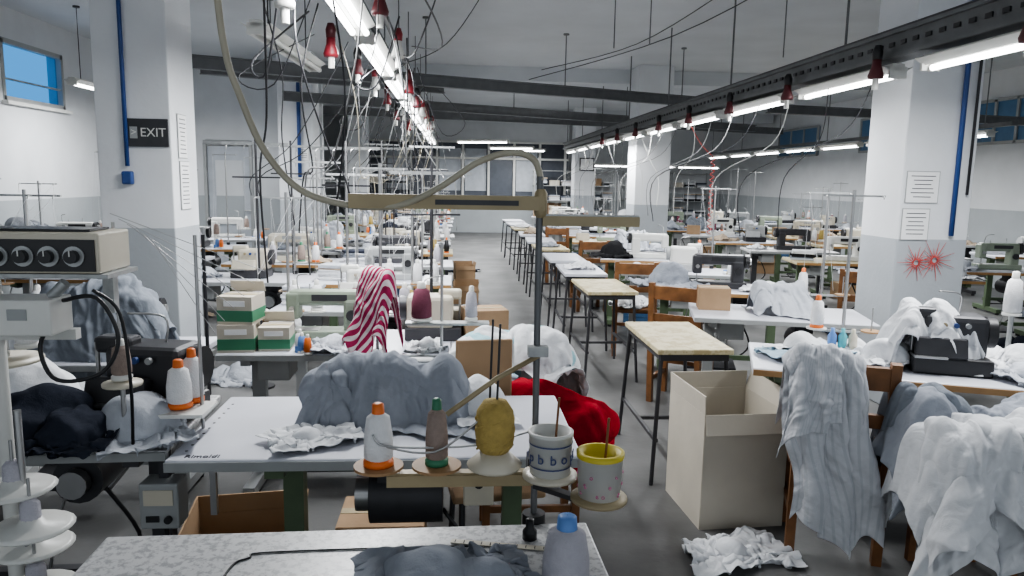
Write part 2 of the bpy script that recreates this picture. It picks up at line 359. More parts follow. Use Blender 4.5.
# ---------------------------------------------------------------- light fixtures
def fixture_mesh(L=1.25,two=True,lit=True):
    b=MB(); b.box((0,0,.05),(.08,L,.05),M['white'],bev=.006)
    b.box((-.06,0,.035),(.07,L,.006),M['white'],rot=(0,.5,0)); b.box((.06,0,.035),(.07,L,.006),M['white'],rot=(0,-.5,0))
    for x in ((-.04,.04) if two else (0,)):
        b.cyl((x,-L/2+.03,0),(x,L/2-.03,0),.017,M['tube' if lit else 'white'],seg=10,cap=False)
        for s in(-1,1): b.cyl((x,s*(L/2-.035),0),(x,s*(L/2-.005),0),.02,M['white'],seg=10)
    for s in(-1,1): b.box((0,s*(L/2-.01),.02),(.11,.02,.07),M['white'])
    return b.mesh('fluorescent_fixture')
FT=fixture_mesh(1.5,True); FS=fixture_mesh(1.25,False); FO=fixture_mesh(1.6,True,False)
def light(x,y,z,e,L=1.2,rot=0):
    l=bpy.data.lights.new('fluorescent_lamp','AREA'); l.shape='RECTANGLE'; l.size=.16; l.size_y=L; l.energy=e; l.color=(.97,.985,1)
    o=bpy.data.objects.new('fluorescent_lamp',l); COL.objects.link(o); o.location=(x,y,z-.04); o.rotation_euler=(0,0,math.radians(rot))
LZ=2.5; LX=-.58
for i in range(9):
    y=3.9+i*1.75; put(FT,'fluorescent_fixture',(LX,y,LZ))
    if i%2==0 or i<2: light(LX,y,LZ,52)
RZ=2.33; RX=2.72
for i in range(10):
    y=3.6+i*1.55; put(FS,'fluorescent_fixture',(RX,y,RZ))
    if i%2==0: light(RX,y,RZ,58)
put(FO,'fluorescent_fixture',(-1.2,5.6,2.52),-2)
for yy in(5.0,6.2): rod('hanger_rod',-1.2,yy,2.6,H,.005,'dark')
put(FS,'fluorescent_fixture',(-4.5,9.9,2.68),0); light(-4.5,9.9,2.68,40); rod('hanger_rod',-4.5,9.5,2.76,H,.005,'dark'); rod('hanger_rod',-4.5,10.3,2.76,H,.005,'dark')
for i in range(7): put(FS,'fluorescent_fixture',(6.6,9.5+i*1.5,2.3)); 
for i in range(0,7,2): light(6.6,9.5+i*1.5,2.3,60)
b=MB(); b.box((6.6,14,2.42),(.08,11,.05),M['beam'])
for i in range(6): b.cyl((6.6,9+i*2,2.43),(6.6,9+i*2,H),.008,M['beam'],seg=6)
b.obj('lighting_rail')
for i in range(3): put(FS,'fluorescent_fixture',(4.5+i*1.3,21.6,2.1),90)
light(5.5,21.6,2.1,60,rot=90)
light(0.2,19,2.6,80); light(-3.6,10.5,2.8,50)  # bare area lights, no fluorescent fixture is built at either spot
for x,y in((.6,17.5),(1.5,20.5),(2.0,22)): put(FS,'fluorescent_fixture',(x,y,2.5),70); light(x,y,2.5,40,rot=70)
b=MB(); b.box((LX,10.5,LZ+.16),(.05,15.5,.07),M['beam']); b.box((LX+.14,10.5,LZ+.12),(.03,15.5,.03),M['dark']); b.box((LX-.18,10.5,LZ+.2),(.06,15.5,.015),M['galv'])
for i in range(11): b.cyl((LX,3.2+i*1.5,LZ+.19),(LX,3.2+i*1.5,H),.006,M['beam'],seg=6)
b.obj('busbar_trunking')
b=MB(); ty=[2.6,18.6]; L=ty[1]-ty[0]; yc=sum(ty)/2
for z in(RZ+.11,RZ+.25): b.box((RX-.07,yc,z),(.025,L,.022),M['beam'])
for z in(RZ+.11,RZ+.25): b.box((RX+.07,yc,z),(.025,L,.022),M['beam'])
b.box((RX,yc,RZ+.1),(.15,L,.008),M['beam']); b.box((RX-.055,yc,RZ+.18),(.004,L,.12),M['beam'])
k=int(L/.12)
for i in range(k): b.box((RX-.06,ty[0]+i*.12,RZ+.18),(.012,.05,.025),M['black'])
for i in range(8): b.cyl((RX,3.0+i*2.2,RZ+.25),(RX,3.0+i*2.2,H),.009,M['beam'],seg=6)
for k in range(3): b.tube([(RX+.03*k-.03,2.6,RZ+.28),(RX+.02*k,7,RZ+.29),(RX+.03*k-.04,12,RZ+.28),(RX,18,RZ+.28)],.012,M['dark'],6)
b.obj('cable_tray')
b=MB(); b.cyl((4.2,6.0,3.35),(8.95,6.8,3.35),.05,M['galv']); b.obj('ceiling_pipe')
def plug_mesh(m1,m2):
    b=MB(); b.lathe((0,0,0),[(.001,-.02),(.045,-.02),(.05,.0),(.03,.06),(.028,.1),(.001,.11)],m1,14); b.lathe((0,0,0),[(.001,.1),(.03,.1),(.034,.15),(.02,.19),(.001,.19)],m2,12)
    b.cyl((0,0,-.09),(0,0,-.02),.02,M['white'],seg=10); return b.mesh('power_plug')
PL=[plug_mesh(M['red'],M['dred']),plug_mesh(M['dred'],M['black']),plug_mesh(M['white'],M['red'])]
for i in range(18):
    s=-.19 if i%2 else .17; y=2.9+i*.62; put(PL[(i*2)%3],'power_plug',(LX+s,y,LZ+random.uniform(-.12,.1)),0,.95)
for i in range(9): put(PL[1],'power_plug',(RX-.13,3.3+i*1.25,RZ+.0),0,.95)
for i in range(46):
    y=2.9+i*.29; x0=LX+(-.19 if i%2 else .17); x1=x0+random.uniform(-.8,.45); zz=random.choice([1.3,1.5,1.15]); sg=random.uniform(.0,.45)
    b=MB(); b.tube([(x0,y,LZ+.1),(x0+(x1-x0)*.2+random.uniform(-.1,.1),y+random.uniform(-.3,.3),LZ-sg),(x0+(x1-x0)*.6,y+.25,LZ-.45-sg),(x1,y+.3,1.65),(x1+random.uniform(-.05,.05),y+.35,zz)],random.choice([.003,.004,.005]),random.choice([M['black'],M['dark'],M['dark'],M['rub'],M['galv'],M['hose']]),5); b.obj('power_cable')
for i in range(20):
    y=4.6+i*.6; x1=RX+random.uniform(-1,.25)
    b=MB(); b.tube([(RX-.1,y,RZ+.0),(RX+(x1-RX)*.3,y+.1,RZ-.35),(x1,y+.2,1.7),(x1,y+.25,1.3)],.0035,random.choice([M['rub'],M['white'],M['dark']]),5); b.obj('power_cable')
for i in range(12):
    y=3.6+i*.75; x=LX+random.choice([-.2,.2]); dx=random.uniform(-.8,.6); d=random.uniform(.25,.6)
    b=MB(); b.tube([(x,y,LZ+.2),(x+dx*.4,y+.3,LZ+.2-d),(x+dx*.8,y+.7,LZ+.1-d*.6),(x+dx*.3,y+1.2,LZ+.15)],random.choice([.004,.006]),M['dark'],6); b.obj('overhead_cable')
for pts in [[(LX,3.2,2.9),(-.2,3.6,2.55),(-.1,5,2.5),(LX+.2,6.5,2.75)],[(-.1,4.0,3.5),(-.05,4.2,2.9),(-.25,4.8,2.45),(LX+.2,5.4,2.5)],[(-.35,3.4,3.5),(-.3,3.6,2.9),(-.45,4.2,2.75)],[(-1.1,4.4,3.5),(-1.15,4.6,2.8),(-1.1,4.9,2.3),(-1.2,5.3,1.9),(-1.15,5.4,1.3)],[(.3,7.4,3.5),(-.1,7.2,2.9),(LX,7.6,2.75)],[(1.0,9.0,2.95),(1.9,8.0,3.1),(2.6,7,3.5)],[(.9,9.5,2.9),(2.0,7,3.0),(2.9,5.6,3.45)],[(4.2,6.5,3.3),(5.5,8,2.9),(6.6,10,2.6)]]:
    b=MB(); b.tube(pts,.005,M['dark'],6); b.obj('overhead_cable')
# ---------------------------------------------------------------- furniture prototypes
def table_mesh(w,d,top,edge,leg,motor=True,h=.78):
    b=MB(); b.box((0,0,h-.018),(w,d,.034),top,bev=.006); b.box((0,-d/2-.002,h-.02),(w*.995,.01,.028),edge)
    for sx in(-1,1):
        x=sx*(w/2-.13)
        b.box((x,0,.05),(.06,d*.92,.05),leg); b.box((x,0,.40),(.07,.05,.70),leg); b.box((x,.06,.55),(.03,.05,.4),leg); b.box((x,0,h-.055),(.05,d*.85,.035),leg)
        for sy in(-1,1): b.cyl((x,sy*d*.42,0),(x,sy*d*.42,.03),.025,M['black'],seg=8)
    b.box((0,.1,.16),(w-.26,.04,.04),leg)
    if motor:
        b.box((-.05,-.02,.13),(.42,.26,.02),M['dark'],rot=(.15,0,0)); b.cyl((.18,-.05,.58),(.18,.2,.58),.085,M['dark'],seg=16); b.cyl((.18,-.1,.58),(.18,-.06,.58),.05,M['steel'],seg=14); b.box((.18,.05,.7),(.12,.14,.1),M['dark'])
        b.tube([(.05,-.05,.15),(.1,-.06,.4),(.15,-.06,.55)],.006,M['steel']); b.box((-.32,-.12,.68),(.16,.2,.12),M['grey'],bev=.006)
        b.tube([(.2,.1,.5),(.3,.15,.25),(.1,.2,.1),(-.3,.2,.08)],.008,M['black'])
    return b.mesh('sewing_table')
T_=[table_mesh(1.15,.62,M['lam2'],M['edge'],M['dgreen']),table_mesh(1.15,.62,M['lam'],M['grey'],M['dark']),table_mesh(1.15,.62,M['lam2'],M['grey'],M['grey']),table_mesh(1.15,.62,M['yel'],M['edge'],M['dgreen'])]
def machine_mesh(c,c2,guides=True):
    b=MB(); b.box((0,0,.03),(.5,.18,.06),c,bev=.008); b.box((-.12,-.02,.062),(.16,.1,.004),M['steel'])
    b.box((.17,0,.15),(.11,.13,.22),c,bev=.02); b.box((.0,0,.265),(.46,.11,.1),c,bev=.025); b.box((-.2,0,.215),(.085,.12,.17),c,bev=.015)
    b.cyl((-.2,-.02,.07),(-.2,-.02,.14),.006,M['steel'],seg=8); b.box((-.2,-.03,.07),(.02,.04,.01),M['steel']); b.cyl((-.2,-.065,.2),(-.2,-.08,.2),.018,M['steel'])
    b.cyl((.23,0,.25),(.27,0,.25),.07,c2,seg=18); b.cyl((.27,0,.25),(.29,0,.25),.03,M['steel'],seg=12)
    b.box((.03,-.057,.27),(.22,.004,.04),c2); b.cyl((.17,-.065,.16),(.17,-.085,.16),.035,c2,seg=14)
    if guides:
        b.cyl((.08,0,.31),(.08,0,.37),.004,M['steel'],seg=6); b.cyl((-.1,0,.31),(-.1,0,.35),.004,M['steel'],seg=6)
        b.tube([(-.17,0,.3),(-.17,-.03,.4),(-.1,-.06,.42)],.004,M['steel'])
    return b.mesh('sewing_machine')
def overlock_mesh(c,c2):
    b=MB(); b.box((0,0,.04),(.34,.26,.08),c2,bev=.01); b.box((.02,.03,.17),(.28,.18,.2),c,bev=.025); b.box((-.05,-.09,.12),(.22,.06,.1),c,rot=(-.3,0,0),bev=.01)
    b.box((-.1,0,.27),(.14,.08,.06),c,bev=.015); b.cyl((.16,.03,.19),(.2,.03,.19),.075,c2,seg=18); b.box((-.1,-.1,.083),(.14,.1,.01),M['steel'])
    for i,mm in enumerate(('tan','blue','grey')): b.cyl((-.04+i*.05,-.07,.23),(-.04+i*.05,-.085,.23),.012,M[mm],seg=10)
    b.cyl((-.16,-.03,.09),(-.16,-.03,.28),.008,M['steel'],seg=8); b.tube([(.05,.05,.26),(.05,.05,.36),(-.06,.0,.38)],.004,M['steel']); return b.mesh('overlock_machine')
MS=[machine_mesh(M['white'],M['black']),machine_mesh(M['green'],M['dark']),machine_mesh(M['cream'],M['grey']),overlock_mesh(M['white'],M['grey']),overlock_mesh(M['cream'],M['dark']),overlock_mesh(M['grey'],M['black']),machine_mesh(M['grey'],M['black']),overlock_mesh(M['dark'],M['black']),machine_mesh(M['dark'],M['black'])]
MCOV=machine_mesh(M['grey'],M['black'],False)
def cone(b,c,th,base,h=.16,r=.034,tip=None):
    x,y,z=c; tip=tip or base
    b.lathe(c,[(.001,0),(r*1.05,0),(r*1.05,.012),(r*.7,.02)],base,16)
    b.lathe(c,[(r*.75,.014),(r*1.02,.022),(r*1.0,h*.5),(r*.8,h*.85),(r*.45,h*.92)],th,18)
    b.lathe(c,[(r*.45,h*.9),(r*.4,h*1.08),(r*.25,h*1.1),(.001,h*1.1)],tip,12)
def stand_mesh(cols,h=.78,arm=.45):
    b=MB(); b.cyl((0,0,-.0),(0,0,h),.009,M['steel'],seg=8); b.cyl((0,0,0),(0,0,.03),.022,M['black'],seg=10)
    n=len(cols); b.box((0,0,.1),(arm,.018,.012),M['galv']); b.box((0,0,h-.03),(arm,.014,.01),M['galv'])
    for i,(t,bs) in enumerate(cols):
        x=(i-(n-1)/2)*arm/max(1,n-1)*.9
        if abs(x)<.03: x=.04
        b.cyl((x,-.02,.108),(x,-.02,.116),.052,M['brown' if i%2 else 'white'],seg=18)
        if t: cone(b,(x,-.02,.116),t,bs)
        else: b.cyl((x,-.02,.11),(x,-.02,.24),.004,M['steel'],seg=6)
        b.tube([(x,0,h-.03),(x,-.04,h-.03),(x,-.05,h-.045)],.003,M['steel'],5,False)
        if t: b.cyl((x,-.02,.28),(x,-.05,h-.04),.0009,M['thw'],seg=4,cap=False); b.cyl((x,-.05,h-.04),(-.1,-.25,.35),.0009,M['thw'],seg=4,cap=False)
    return b.mesh('thread_stand')
w,o_=M['thw'],M['orange']
SS=[stand_mesh([(w,M['white'])]*3,.78,.36),stand_mesh([(w,o_),(None,None)],.85,.3),stand_mesh([(M['thg'],M['white']),(None,None),(M['thb'],M['sgreen']),(w,o_)],.7,.42),stand_mesh([(M['thr'],M['white']),(M['thg'],M['white'])],.95,.3),stand_mesh([(M['thb'],M['white']),(w,M['white']),(M['tho'],M['white'])],.6,.3),stand_mesh([(M['thb'],M['white']),(None,None)],1.15,.3)]
def chair_mesh():
    b=MB(); W=M['wood']
    b.box((0,0,.45),(.42,.40,.035),W,bev=.01)
    for sx in(-1,1):
        b.box((sx*.18,-.17,.22),(.04,.04,.44),W); b.box((sx*.18,.19,.46),(.04,.045,.92),W,rot=(-.06,0,0)); b.box((sx*.18,0,.18),(.025,.34,.03),W)
    b.box((0,.215,.85),(.4,.03,.1),W,rot=(-.06,0,0)); b.box((0,.20,.66),(.36,.022,.06),W,rot=(-.06,0,0)); b.box((0,-.17,.25),(.34,.025,.03),W); b.box((0,-.17,.39),(.34,.025,.05),W); return b.mesh('wooden_chair')
CH=chair_mesh()
def side_table(w,d,m,h=.76):
    b=MB(); b.box((0,0,h-.015),(w,d,.03),m,bev=.005); b.box((0,0,h-.05),(w-.04,d-.04,.035),M['dark'])
    for sx in(-1,1):
        for sy in(-1,1): b.cyl((sx*(w/2-.03),sy*(d/2-.04),h-.03),(sx*(w/2+.01),sy*(d/2+.01),0),.012,M['dark'],seg=8)
        b.box((sx*(w/2-.01),0,.25),(.02,d,.02),M['dark'])
    b.box((0,0,.25),(w,.02,.02),M['dark']); return b.mesh('work_table')
ST=[side_table(.42,.8,M['yel']),side_table(.42,.9,M['lam2'])]
def box_mesh(w,d,h,m,open_=True,fl=.6):
    b=MB(); t=.006
    b.box((0,0,t/2),(w,d,t),m)
    for s in(-1,1): b.box((s*w/2,0,h/2),(t,d,h),m); b.box((0,s*d/2,h/2),(w,t,h),m)
    if open_:
        q=d*.38*fl
        b.box((0,-d/2-q/2*.25,h-q/2*.97),(w,t,q),m,rot=(-.25,0,0)); b.box((w/2+q*.15,0,h+q*.45),(t,d,q),m,rot=(0,.3,0)); b.box((-w/2-q*.02,0,h+q*.45),(t,d,q),m,rot=(0,-.05,0)); b.box((0,d/2,h+q*.45),(w,t,q),m,rot=(.06,0,0))
    else:
        b.box((0,0,h),(w,d,t),m); b.box((0,0,h+.004),(w,.05,.002),M['tan'])
    return b.mesh('cardboard_box')
BX=[box_mesh(.35,.3,.25,M['card'],False),box_mesh(.4,.35,.3,M['card']),box_mesh(.3,.22,.16,M['cardw'],False)]
b=MB()
for s in(-1,1):
    b.box((s*.2,0,.14),(.012,.3,.28),M['crate']); b.box((0,s*.15,.14),(.4,.012,.28),M['crate']); b.box((0,s*.16,.27),(.42,.02,.02),M['crate']); b.box((0,s*.157,.14),(.41,.01,.015),M['crate'])
b.box((0,0,.006),(.4,.3,.012),M['crate']); CR=b.mesh('plastic_crate')
def heap(seed,core,size,cr,boxes=(),n=38,z0=.35): return simulate((0,0),size,0,n,0,boxes,core,cr,seed,60,z0=z0,wr=.045)
HP=[heap(1,[(0,0,.0,.1),(.1,.04,0,.08)],(.6,.5),.4),heap(2,[(0,0,0,.07)],(.6,.5),.5),heap(3,[(-.08,0,.0,.12),(.1,0,.0,.09)],(.75,.6),.45),heap(4,[(0,0,.05,.12)],(.6,.6),.25),
    settle(hang((-.24,-.02),(.2,.02),.30,.34,.28,5,46,4,.03,.3,.06,.5,.035,0,.2,.05),.006),settle(hang((-.2,0),(.26,0),.28,.3,.32,6,46,3,.03,.2,.07,.7,.04,.2,.25,.06),.006)]
HM={}
def garment(k,mn,loc,rot=0,scale=1,name='garment_pile'):
    key=(k,mn)
    if key not in HM:
        HM[key]=cloth_mesh(name,[(HP[k],M[mn])])
    o=put(HM[key],name,loc,rot,scale); s=o.modifiers.new('thick','SOLIDIFY'); s.thickness=.004; s.offset=1; return o
def trinkets(seed):
    r=random.Random(seed); b=MB()
    for i in range(6):
        x,y=r.uniform(-.12,.12),r.uniform(-.08,.08); k=r.random()
        c=M[r.choice(['thw','thg','thb','thr','tho','teal','lblue','orange','black','brown'])]
        if k<.45: cone(b,(x,y,0),c,M[r.choice(['white','orange','white'])],r.uniform(.1,.17),r.uniform(.022,.034))
        elif k<.7: b.box((x,y,.02),(r.uniform(.05,.12),.05,.04),c,rot=(0,0,r.uniform(0,3)))
        else: b.lathe((x,y,0),[(.001,0),(.025,0),(.025,.03),(.001,.03)],c,12)
    return b.mesh('thread_cone_cluster')
TK=[trinkets(i) for i in range(6)]
def stack(seed):
    r=random.Random(seed); b=MB(); z=0
    for i in range(r.randint(5,9)):
        h=r.uniform(.012,.03); b.box((r.uniform(-.015,.015),r.uniform(-.015,.015),z+h/2),(.26,.2,h),M[r.choice(FMS)],rot=(0,0,r.uniform(-.12,.12)),bev=.006); z+=h
    return b.mesh('folded_fabric_stack')
FK=[stack(i) for i in range(5)]
# ---------------------------------------------------------------- rows of work stations
def station(x,y,rot=0,t=None,full=True):
    for cx,cy,cw,cd in COLS:
        if abs(x-cx)<.62+cw/2 and abs(y-cy-cd/2)<.36+cd/2: return
    t=random.choice([0,0,1,2,2,3]) if t is None else t
    put(T_[t],'sewing_table',(x,y,0),rot)
    R=Matrix.Rotation(math.radians(rot),3,'Z'); P=lambda a,b_,z=.78: Vector((x,y,0))+R@Vector((a,b_,z))
    mx=random.uniform(-.02,.08); q=random.random()
    if q<.2: garment(random.choice([4,5]),random.choice(FMS),P(mx,.02),rot+random.uniform(-15,15),random.uniform(.8,.95))
    elif q<.92:
        me=random.choice(MS); put(me,'overlock_machine' if 'overlock' in me.name else 'sewing_machine',P(mx,.02),rot+random.choice([0,0,180]),.9)
    else: put(random.choice(FK),'folded_fabric_stack',P(.0,.05),rot)
    if random.random()<.75: put(random.choice(SS),'thread_stand',P(random.uniform(.3,.36),.25),rot)
    r=random.random()
    if r<.7: garment(random.randrange(4),random.choice(FMS),P(-.42,random.uniform(-.1,.05)),random.randrange(360),random.uniform(.65,1.05))
    elif r<.85: put(random.choice(FK),'folded_fabric_stack',P(-.42,0),rot+random.uniform(-20,20))
    else: put(random.choice(BX),'cardboard_box',P(-.42,.08),rot+random.uniform(-10,10),.6)
    r=random.random()
    if r<.4: put(random.choice(TK),'thread_cone_cluster',P(.42,-.12),random.randrange(360))
    elif r<.8: garment(random.randrange(4),random.choice(FMS),P(.35,-.15),random.randrange(360),random.uniform(.6,.9))
    r=random.random()
    if r<.25: put(random.choice(BX),'cardboard_box',P(-.1,-.12,.0),rot+random.uniform(-10,10),.9)
    elif r<.4: put(CR,'plastic_crate',P(-.1,-.12,.0),rot+random.uniform(-10,10),.9)
    elif r<.65: garment(random.choice([2,3]),random.choice(FMS),P(.0,-.5,0),random.randrange(360),1)
for i in range(10): station(-.62+random.uniform(-.05,.05),5.15+i*1.28,random.uniform(-3,3))
for i in range(1,10): station(-1.78+random.uniform(-.03,.03),5.2+i*1.3,random.uniform(-2,2))
for i in range(5): station(-3.2,6.6+i*1.35,random.uniform(-3,3))
station(-3.5,5.0,2)
for i in range(4): station(-4.55,6.2+i*1.5,random.uniform(-4,4))
station(-3.2,3.9,3)
for i in range(12): station(2.2+.02*i,4.85+i*1.2,-14+i*1.0)
for i in range(9): station(4.5,7.0+i*1.35,-9)
for i in range(7): station(5.9,7.6+i*1.5,-8)
for i in range(5): station(7.6,9.3+i*1.8,-8)
station(4.5,4.2,-14); station(5.2,5.5,-10)
put(ST[0],'work_table',(1.30,4.22,0),0)
for i,y in enumerate([6.3,7.5,8.7,10.0,11.2,12.5,14,15.3,16.6]): put(ST[1 if i%3 else 0],'work_table',(1.28,y,0),random.uniform(-3,3))
for i,y in enumerate([5.4,6.95,9.4,11.9]): put(CH,'wooden_chair',(1.72,y,0),random.uniform(-30,30)+170)
for x,y in [(-2.9,3.2),(3.7,6.4),(5.1,8.2)]: put(CH,'wooden_chair',(x,y,0),random.uniform(0,360))
for i,y in enumerate([7.5,10.0,12.5,14]): garment(i%3,FMS[i*3],(1.28,y,.76),40*i,.7)
garment(3,'f_mid',(1.72,5.4,.47),0,.8); garment(2,'f_white',(1.72,6.95,.47),30,.8)
for i,(k,mn) in enumerate([(2,'f_mid'),(3,'f_white'),(2,'f_beige'),(3,'f_navy')]): 
    y=5.3+i*2.3; put(BX[1],'cardboard_box',(.14,y,0),random.uniform(-15,15),.8); garment(k,mn,(.14,y+1.1,0),50*i,.9)
def rack_mesh(h,n,w=1.04):
    b=MB()
    for sx in(-w/2+.02,w/2-.02):
        for sy in(-.2,.2): b.box((sx,sy,h/2),(.03,.03,h),M['galv'])
    for i in range(n): b.box((0,0,.15+i*(h-.2)/(n-1)),(w,.44,.02),M['galv'])
    return b.mesh('storage_rack')
SH=rack_mesh(1.1,3); SHT=rack_mesh(2.0,5,1.3)
for x,y in((-4.75,4.9),(-4.6,7.9)):
    put(SH,'storage_rack',(x,y,0))
    for k,(dx,z) in enumerate([(-.25,1.06),(.22,1.06),(-.2,.61),(.2,.16)]): garment((k+1)%4,['f_white','f_lgrey','f_beige','f_mid'][k],(x+dx,y,z),k*70,.85)
    put(BX[2],'cardboard_box',(x+.25,y,.61),5,.9); put(BX[2],'cardboard_box',(x-.25,y,.16),5,.9)
for x,y in((-2.0,22.6),(3.0,22.8),(4.6,24.5),(6.2,24.5),(7.8,24.5)):
    put(SHT,'storage_rack',(x,y,0))
    for i in range(4):
        for dx in(-.4,0,.38):
            z=.16+i*.45
            if random.random()<.25: put(random.choice(BX),'cardboard_box',(x+dx,y,z),random.uniform(-8,8),.95)
            else: put(random.choice(FK),'folded_fabric_stack',(x+dx,y,z),0,1.2)
for i in range(12):
    x=random.uniform(-2.3,-.15) if i>1 else -.15-.6*i; y=4.55+i*.62; h=random.uniform(1.65,2.15)
    for cx,cy,cw,cd in COLS:
        if abs(x-cx)<.5 and abs(y-cy)<.6: x=-1.4
    b=MB(); b.cyl((0,0,0),(0,0,h),.01,M['steel' if i%2 else 'dark'],seg=8); b.cyl((0,0,0),(0,0,.015),.09,M['dark'],seg=12); b.box((0,0,h-.05),(.5,.015,.02),M['galv']); b.box((.0,0,h-.3),(.36,.012,.012),M['dark'])
    for k in range(4): b.tube([(-.2+k*.13,0,h-.05),(-.2+k*.13,-.05,h-.07),(-.2+k*.13,-.05,h-.1)],.003,M['steel'],5)
    b.obj('thread_guide_frame',(x,y,0),random.uniform(-20,20))
# ---------------------------------------------------------------- foreground left
NT=table_mesh(1.18,.72,M['lam'],M['grey'],M['dgreen'],False)
put(NT,'sewing_table',(-.24,1.41,0),1.5)
b=MB(); z=.7815
b.tube([(-.5,1.35,z),(-.5,1.58,z),(-.47,1.63,z),(-.42,1.655,z),(.02,1.665,z),(.07,1.64,z),(.09,1.58,z),(.09,1.3,z)],.0025,M['black'],4); b.obj('machine_cutout_seam')
b=MB(); b.box((0,0,.001),(.3,.02,.0015),M['cream'])
for i in range(14): b.box((-.14+i*.0215,0,.002),(.002,.012,.001),M['ink'])
o=b.obj('tape_measure',(.14,1.66,.781),-12)
b=MB(); cone(b,(0,0,0),M['thg'],M['white'],.16,.05,M['lblue']); b.obj('thread_cone',(.237,1.455,.78))
b=MB(); b.lathe((0,0,0),[(.001,0),(.018,0),(.018,.02),(.01,.03),(.01,.05),(.001,.05)],M['black']); b.obj('rubber_knob',(.185,1.70,.78))
cloth('grey_garment',[(simulate((-.01,1.48),(.5,.38),10,60,.78,(),[(-.05,1.48,.76,.09),(.06,1.48,.76,.07)],.3,5,60,wr=.03),M['f_grey'])])
b=MB(); PX,PYY=.205,1.80
b.cyl((PX,PYY,.76),(PX-.003,PYY,1.66),.0085,M['beam'],seg=12); b.cyl((PX,PYY,.74),(PX,PYY,.80),.03,M['black'],seg=12)
b.box((.04,PYY-.0,.905),(.42,.028,.02),M['tan']); b.box((.04,PYY-.016,.895),(.42,.004,.03),M['tan'])
for x in(-.19,-.045,.1,.235): b.cyl((x,PYY,.915),(x,PYY,.93),.012,M['dark'],seg=8)
b.box((-.02,PYY,1.595),(.47,.03,.034),M['tan']); b.box((.05,PYY-.016,1.595),(.2,.002,.012),M['dark'])
b.box((.33,PYY+.02,1.565),(.24,.05,.006),M['galv']); b.box((.33,PYY-.005,1.553),(.24,.006,.024),M['tan'])
b.lathe((PX,PYY,1.56),[(.01,0),(.016,.01),(.016,.06),(.01,.07)],M['tan']); 
b.tube([(PX+.02,PYY,1.225),(.1,PYY-.05,1.17),(-.02,PYY-.08,1.09)],.007,M['tan'],6,False); b.tube([(PX+.02,PYY,1.03),(.05,PYY-.02,.99),(-.16,PYY-.05,1.0),(-.2,PYY-.05,1.03)],.003,M['steel'],5)
b.tube([(-.2,PYY-.03,1.0),(-.05,PYY-.05,.985),(.08,PYY-.03,1.07),(.14,PYY-.02,1.04)],.003,M['steel'],5)
for x,y in ((.1,1.78),(.085,1.84)): b.cyl((x,y,.93),(x+.01,y,1.3),.003,M['dark'],seg=6)
b.box((PX,PYY-.01,1.23),(.05,.03,.025),M['galv']); b.box((PX,PYY,.93),(.04,.05,.05),M['dark'])
b.obj('thread_rack')
def spool(name,x,y,z,disc,th,base,h=.16,r=.036,tip=None,dr=.062):
    b=MB(); b.lathe((0,0,0),[(.001,0),(dr,.001),(dr,.008),(.001,.009)],disc,24,False); cone(b,(0,0,.009),th,base,h,r,tip); b.obj(name,(x,y,z))
spool('thread_cone',-.19,1.79,.93,M['brown'],M['thw'],M['orange'],.145,.036)
spool('thread_cone',-.045,1.79,.93,M['brown'],M['thb'],M['sgreen'],.155,.028)
b=MB(); b.lathe((0,0,0),[(.001,0),(.066,.004),(.07,.012),(.05,.03),(.036,.045),(.001,.046)],M['cream'],20); b.lathe((0,0,.04),[(.03,0),(.046,.02),(.05,.06),(.046,.11),(.03,.135),(.001,.14)],M['tho'],20)
for k in range(12):
    a=k*.55; b.tube([(.045*math.cos(a+i*.5)*(1+.06*math.sin(k)),.045*math.sin(a+i*.5),.06+.012*i+.01*math.sin(k*2)) for i in range(7)],.004,M['tho'],5)
b.obj('thread_cone',(.1,1.78,.93))
def tub(x,y,z,yel):
    b=MB(); b.lathe((0,0,0),[(.001,0),(.068,.002),(.068,.01),(.05,.014)],M['tan'] if yel else M['cream'],24); b.lathe((0,0,.012),[(.001,0),(.05,0),(.054,.1),(.056,.1),(.056,.108),(.048,.108),(.045,.06),(.001,.06)],M['white'],24)
    if yel: b.lathe((0,0,.012),[(.0565,.098),(.0575,.11),(.047,.111),(.043,.09),(.001,.085)],M['yplast'],24)
    rr=random.Random(3)
    for k in range(22 if yel else 12):
        if yel:
            a=k*.285+rr.uniform(-.03,.03); zz=.03+.022*(k%3); b.text('oecg'[k%4],.016,(.0565*math.sin(a)*(.93+zz*.6),-.0565*math.cos(a)*(.93+zz*.6),zz),(math.pi/2,rr.uniform(-.9,.9),a),M['inkp'])
        else:
            a=k*.52; b.text('bopb'[k%4],.034,(.0555*math.sin(a),-.0555*math.cos(a),.062),(math.pi/2,0,a),M['inkb'])
    if not yel: b.lathe((0,0,0),[(.0535,.09),(.0545,.094)],M['inkb'],24); b.lathe((0,0,0),[(.0515,.034),(.0525,.038)],M['inkb'],24)
    b.cyl((.01,.0,.06),(.02,.01,.2),.003,M['wood'],seg=6); b.obj('pencil_tub',(x,y,z))
tub(.235,1.73,.925,False); tub(.345,1.66,.895,True)
b=MB(); b.box((0,0,0),(.2,.025,.012),M['dark']); b.box((-.09,0,.012),(.02,.02,.025),M['dark']); o=b.obj('tub_bracket',(.28,1.71,.885),-42)
b=MB(); b.tube([(-.56,1.8,3.0),(-.55,1.8,2.5),(-.545,1.8,2.1),(-.53,1.8,1.93),(-.50,1.8,1.83),(-.45,1.8,1.71),(-.37,1.8,1.62),(-.26,1.8,1.585),(-.14,1.79,1.585),(-.04,1.78,1.63),(.05,1.78,1.69),(.13,1.79,1.715),(.185,1.8,1.70),(.205,1.8,1.65)],.008,M['hose'],10); b.obj('air_hose')
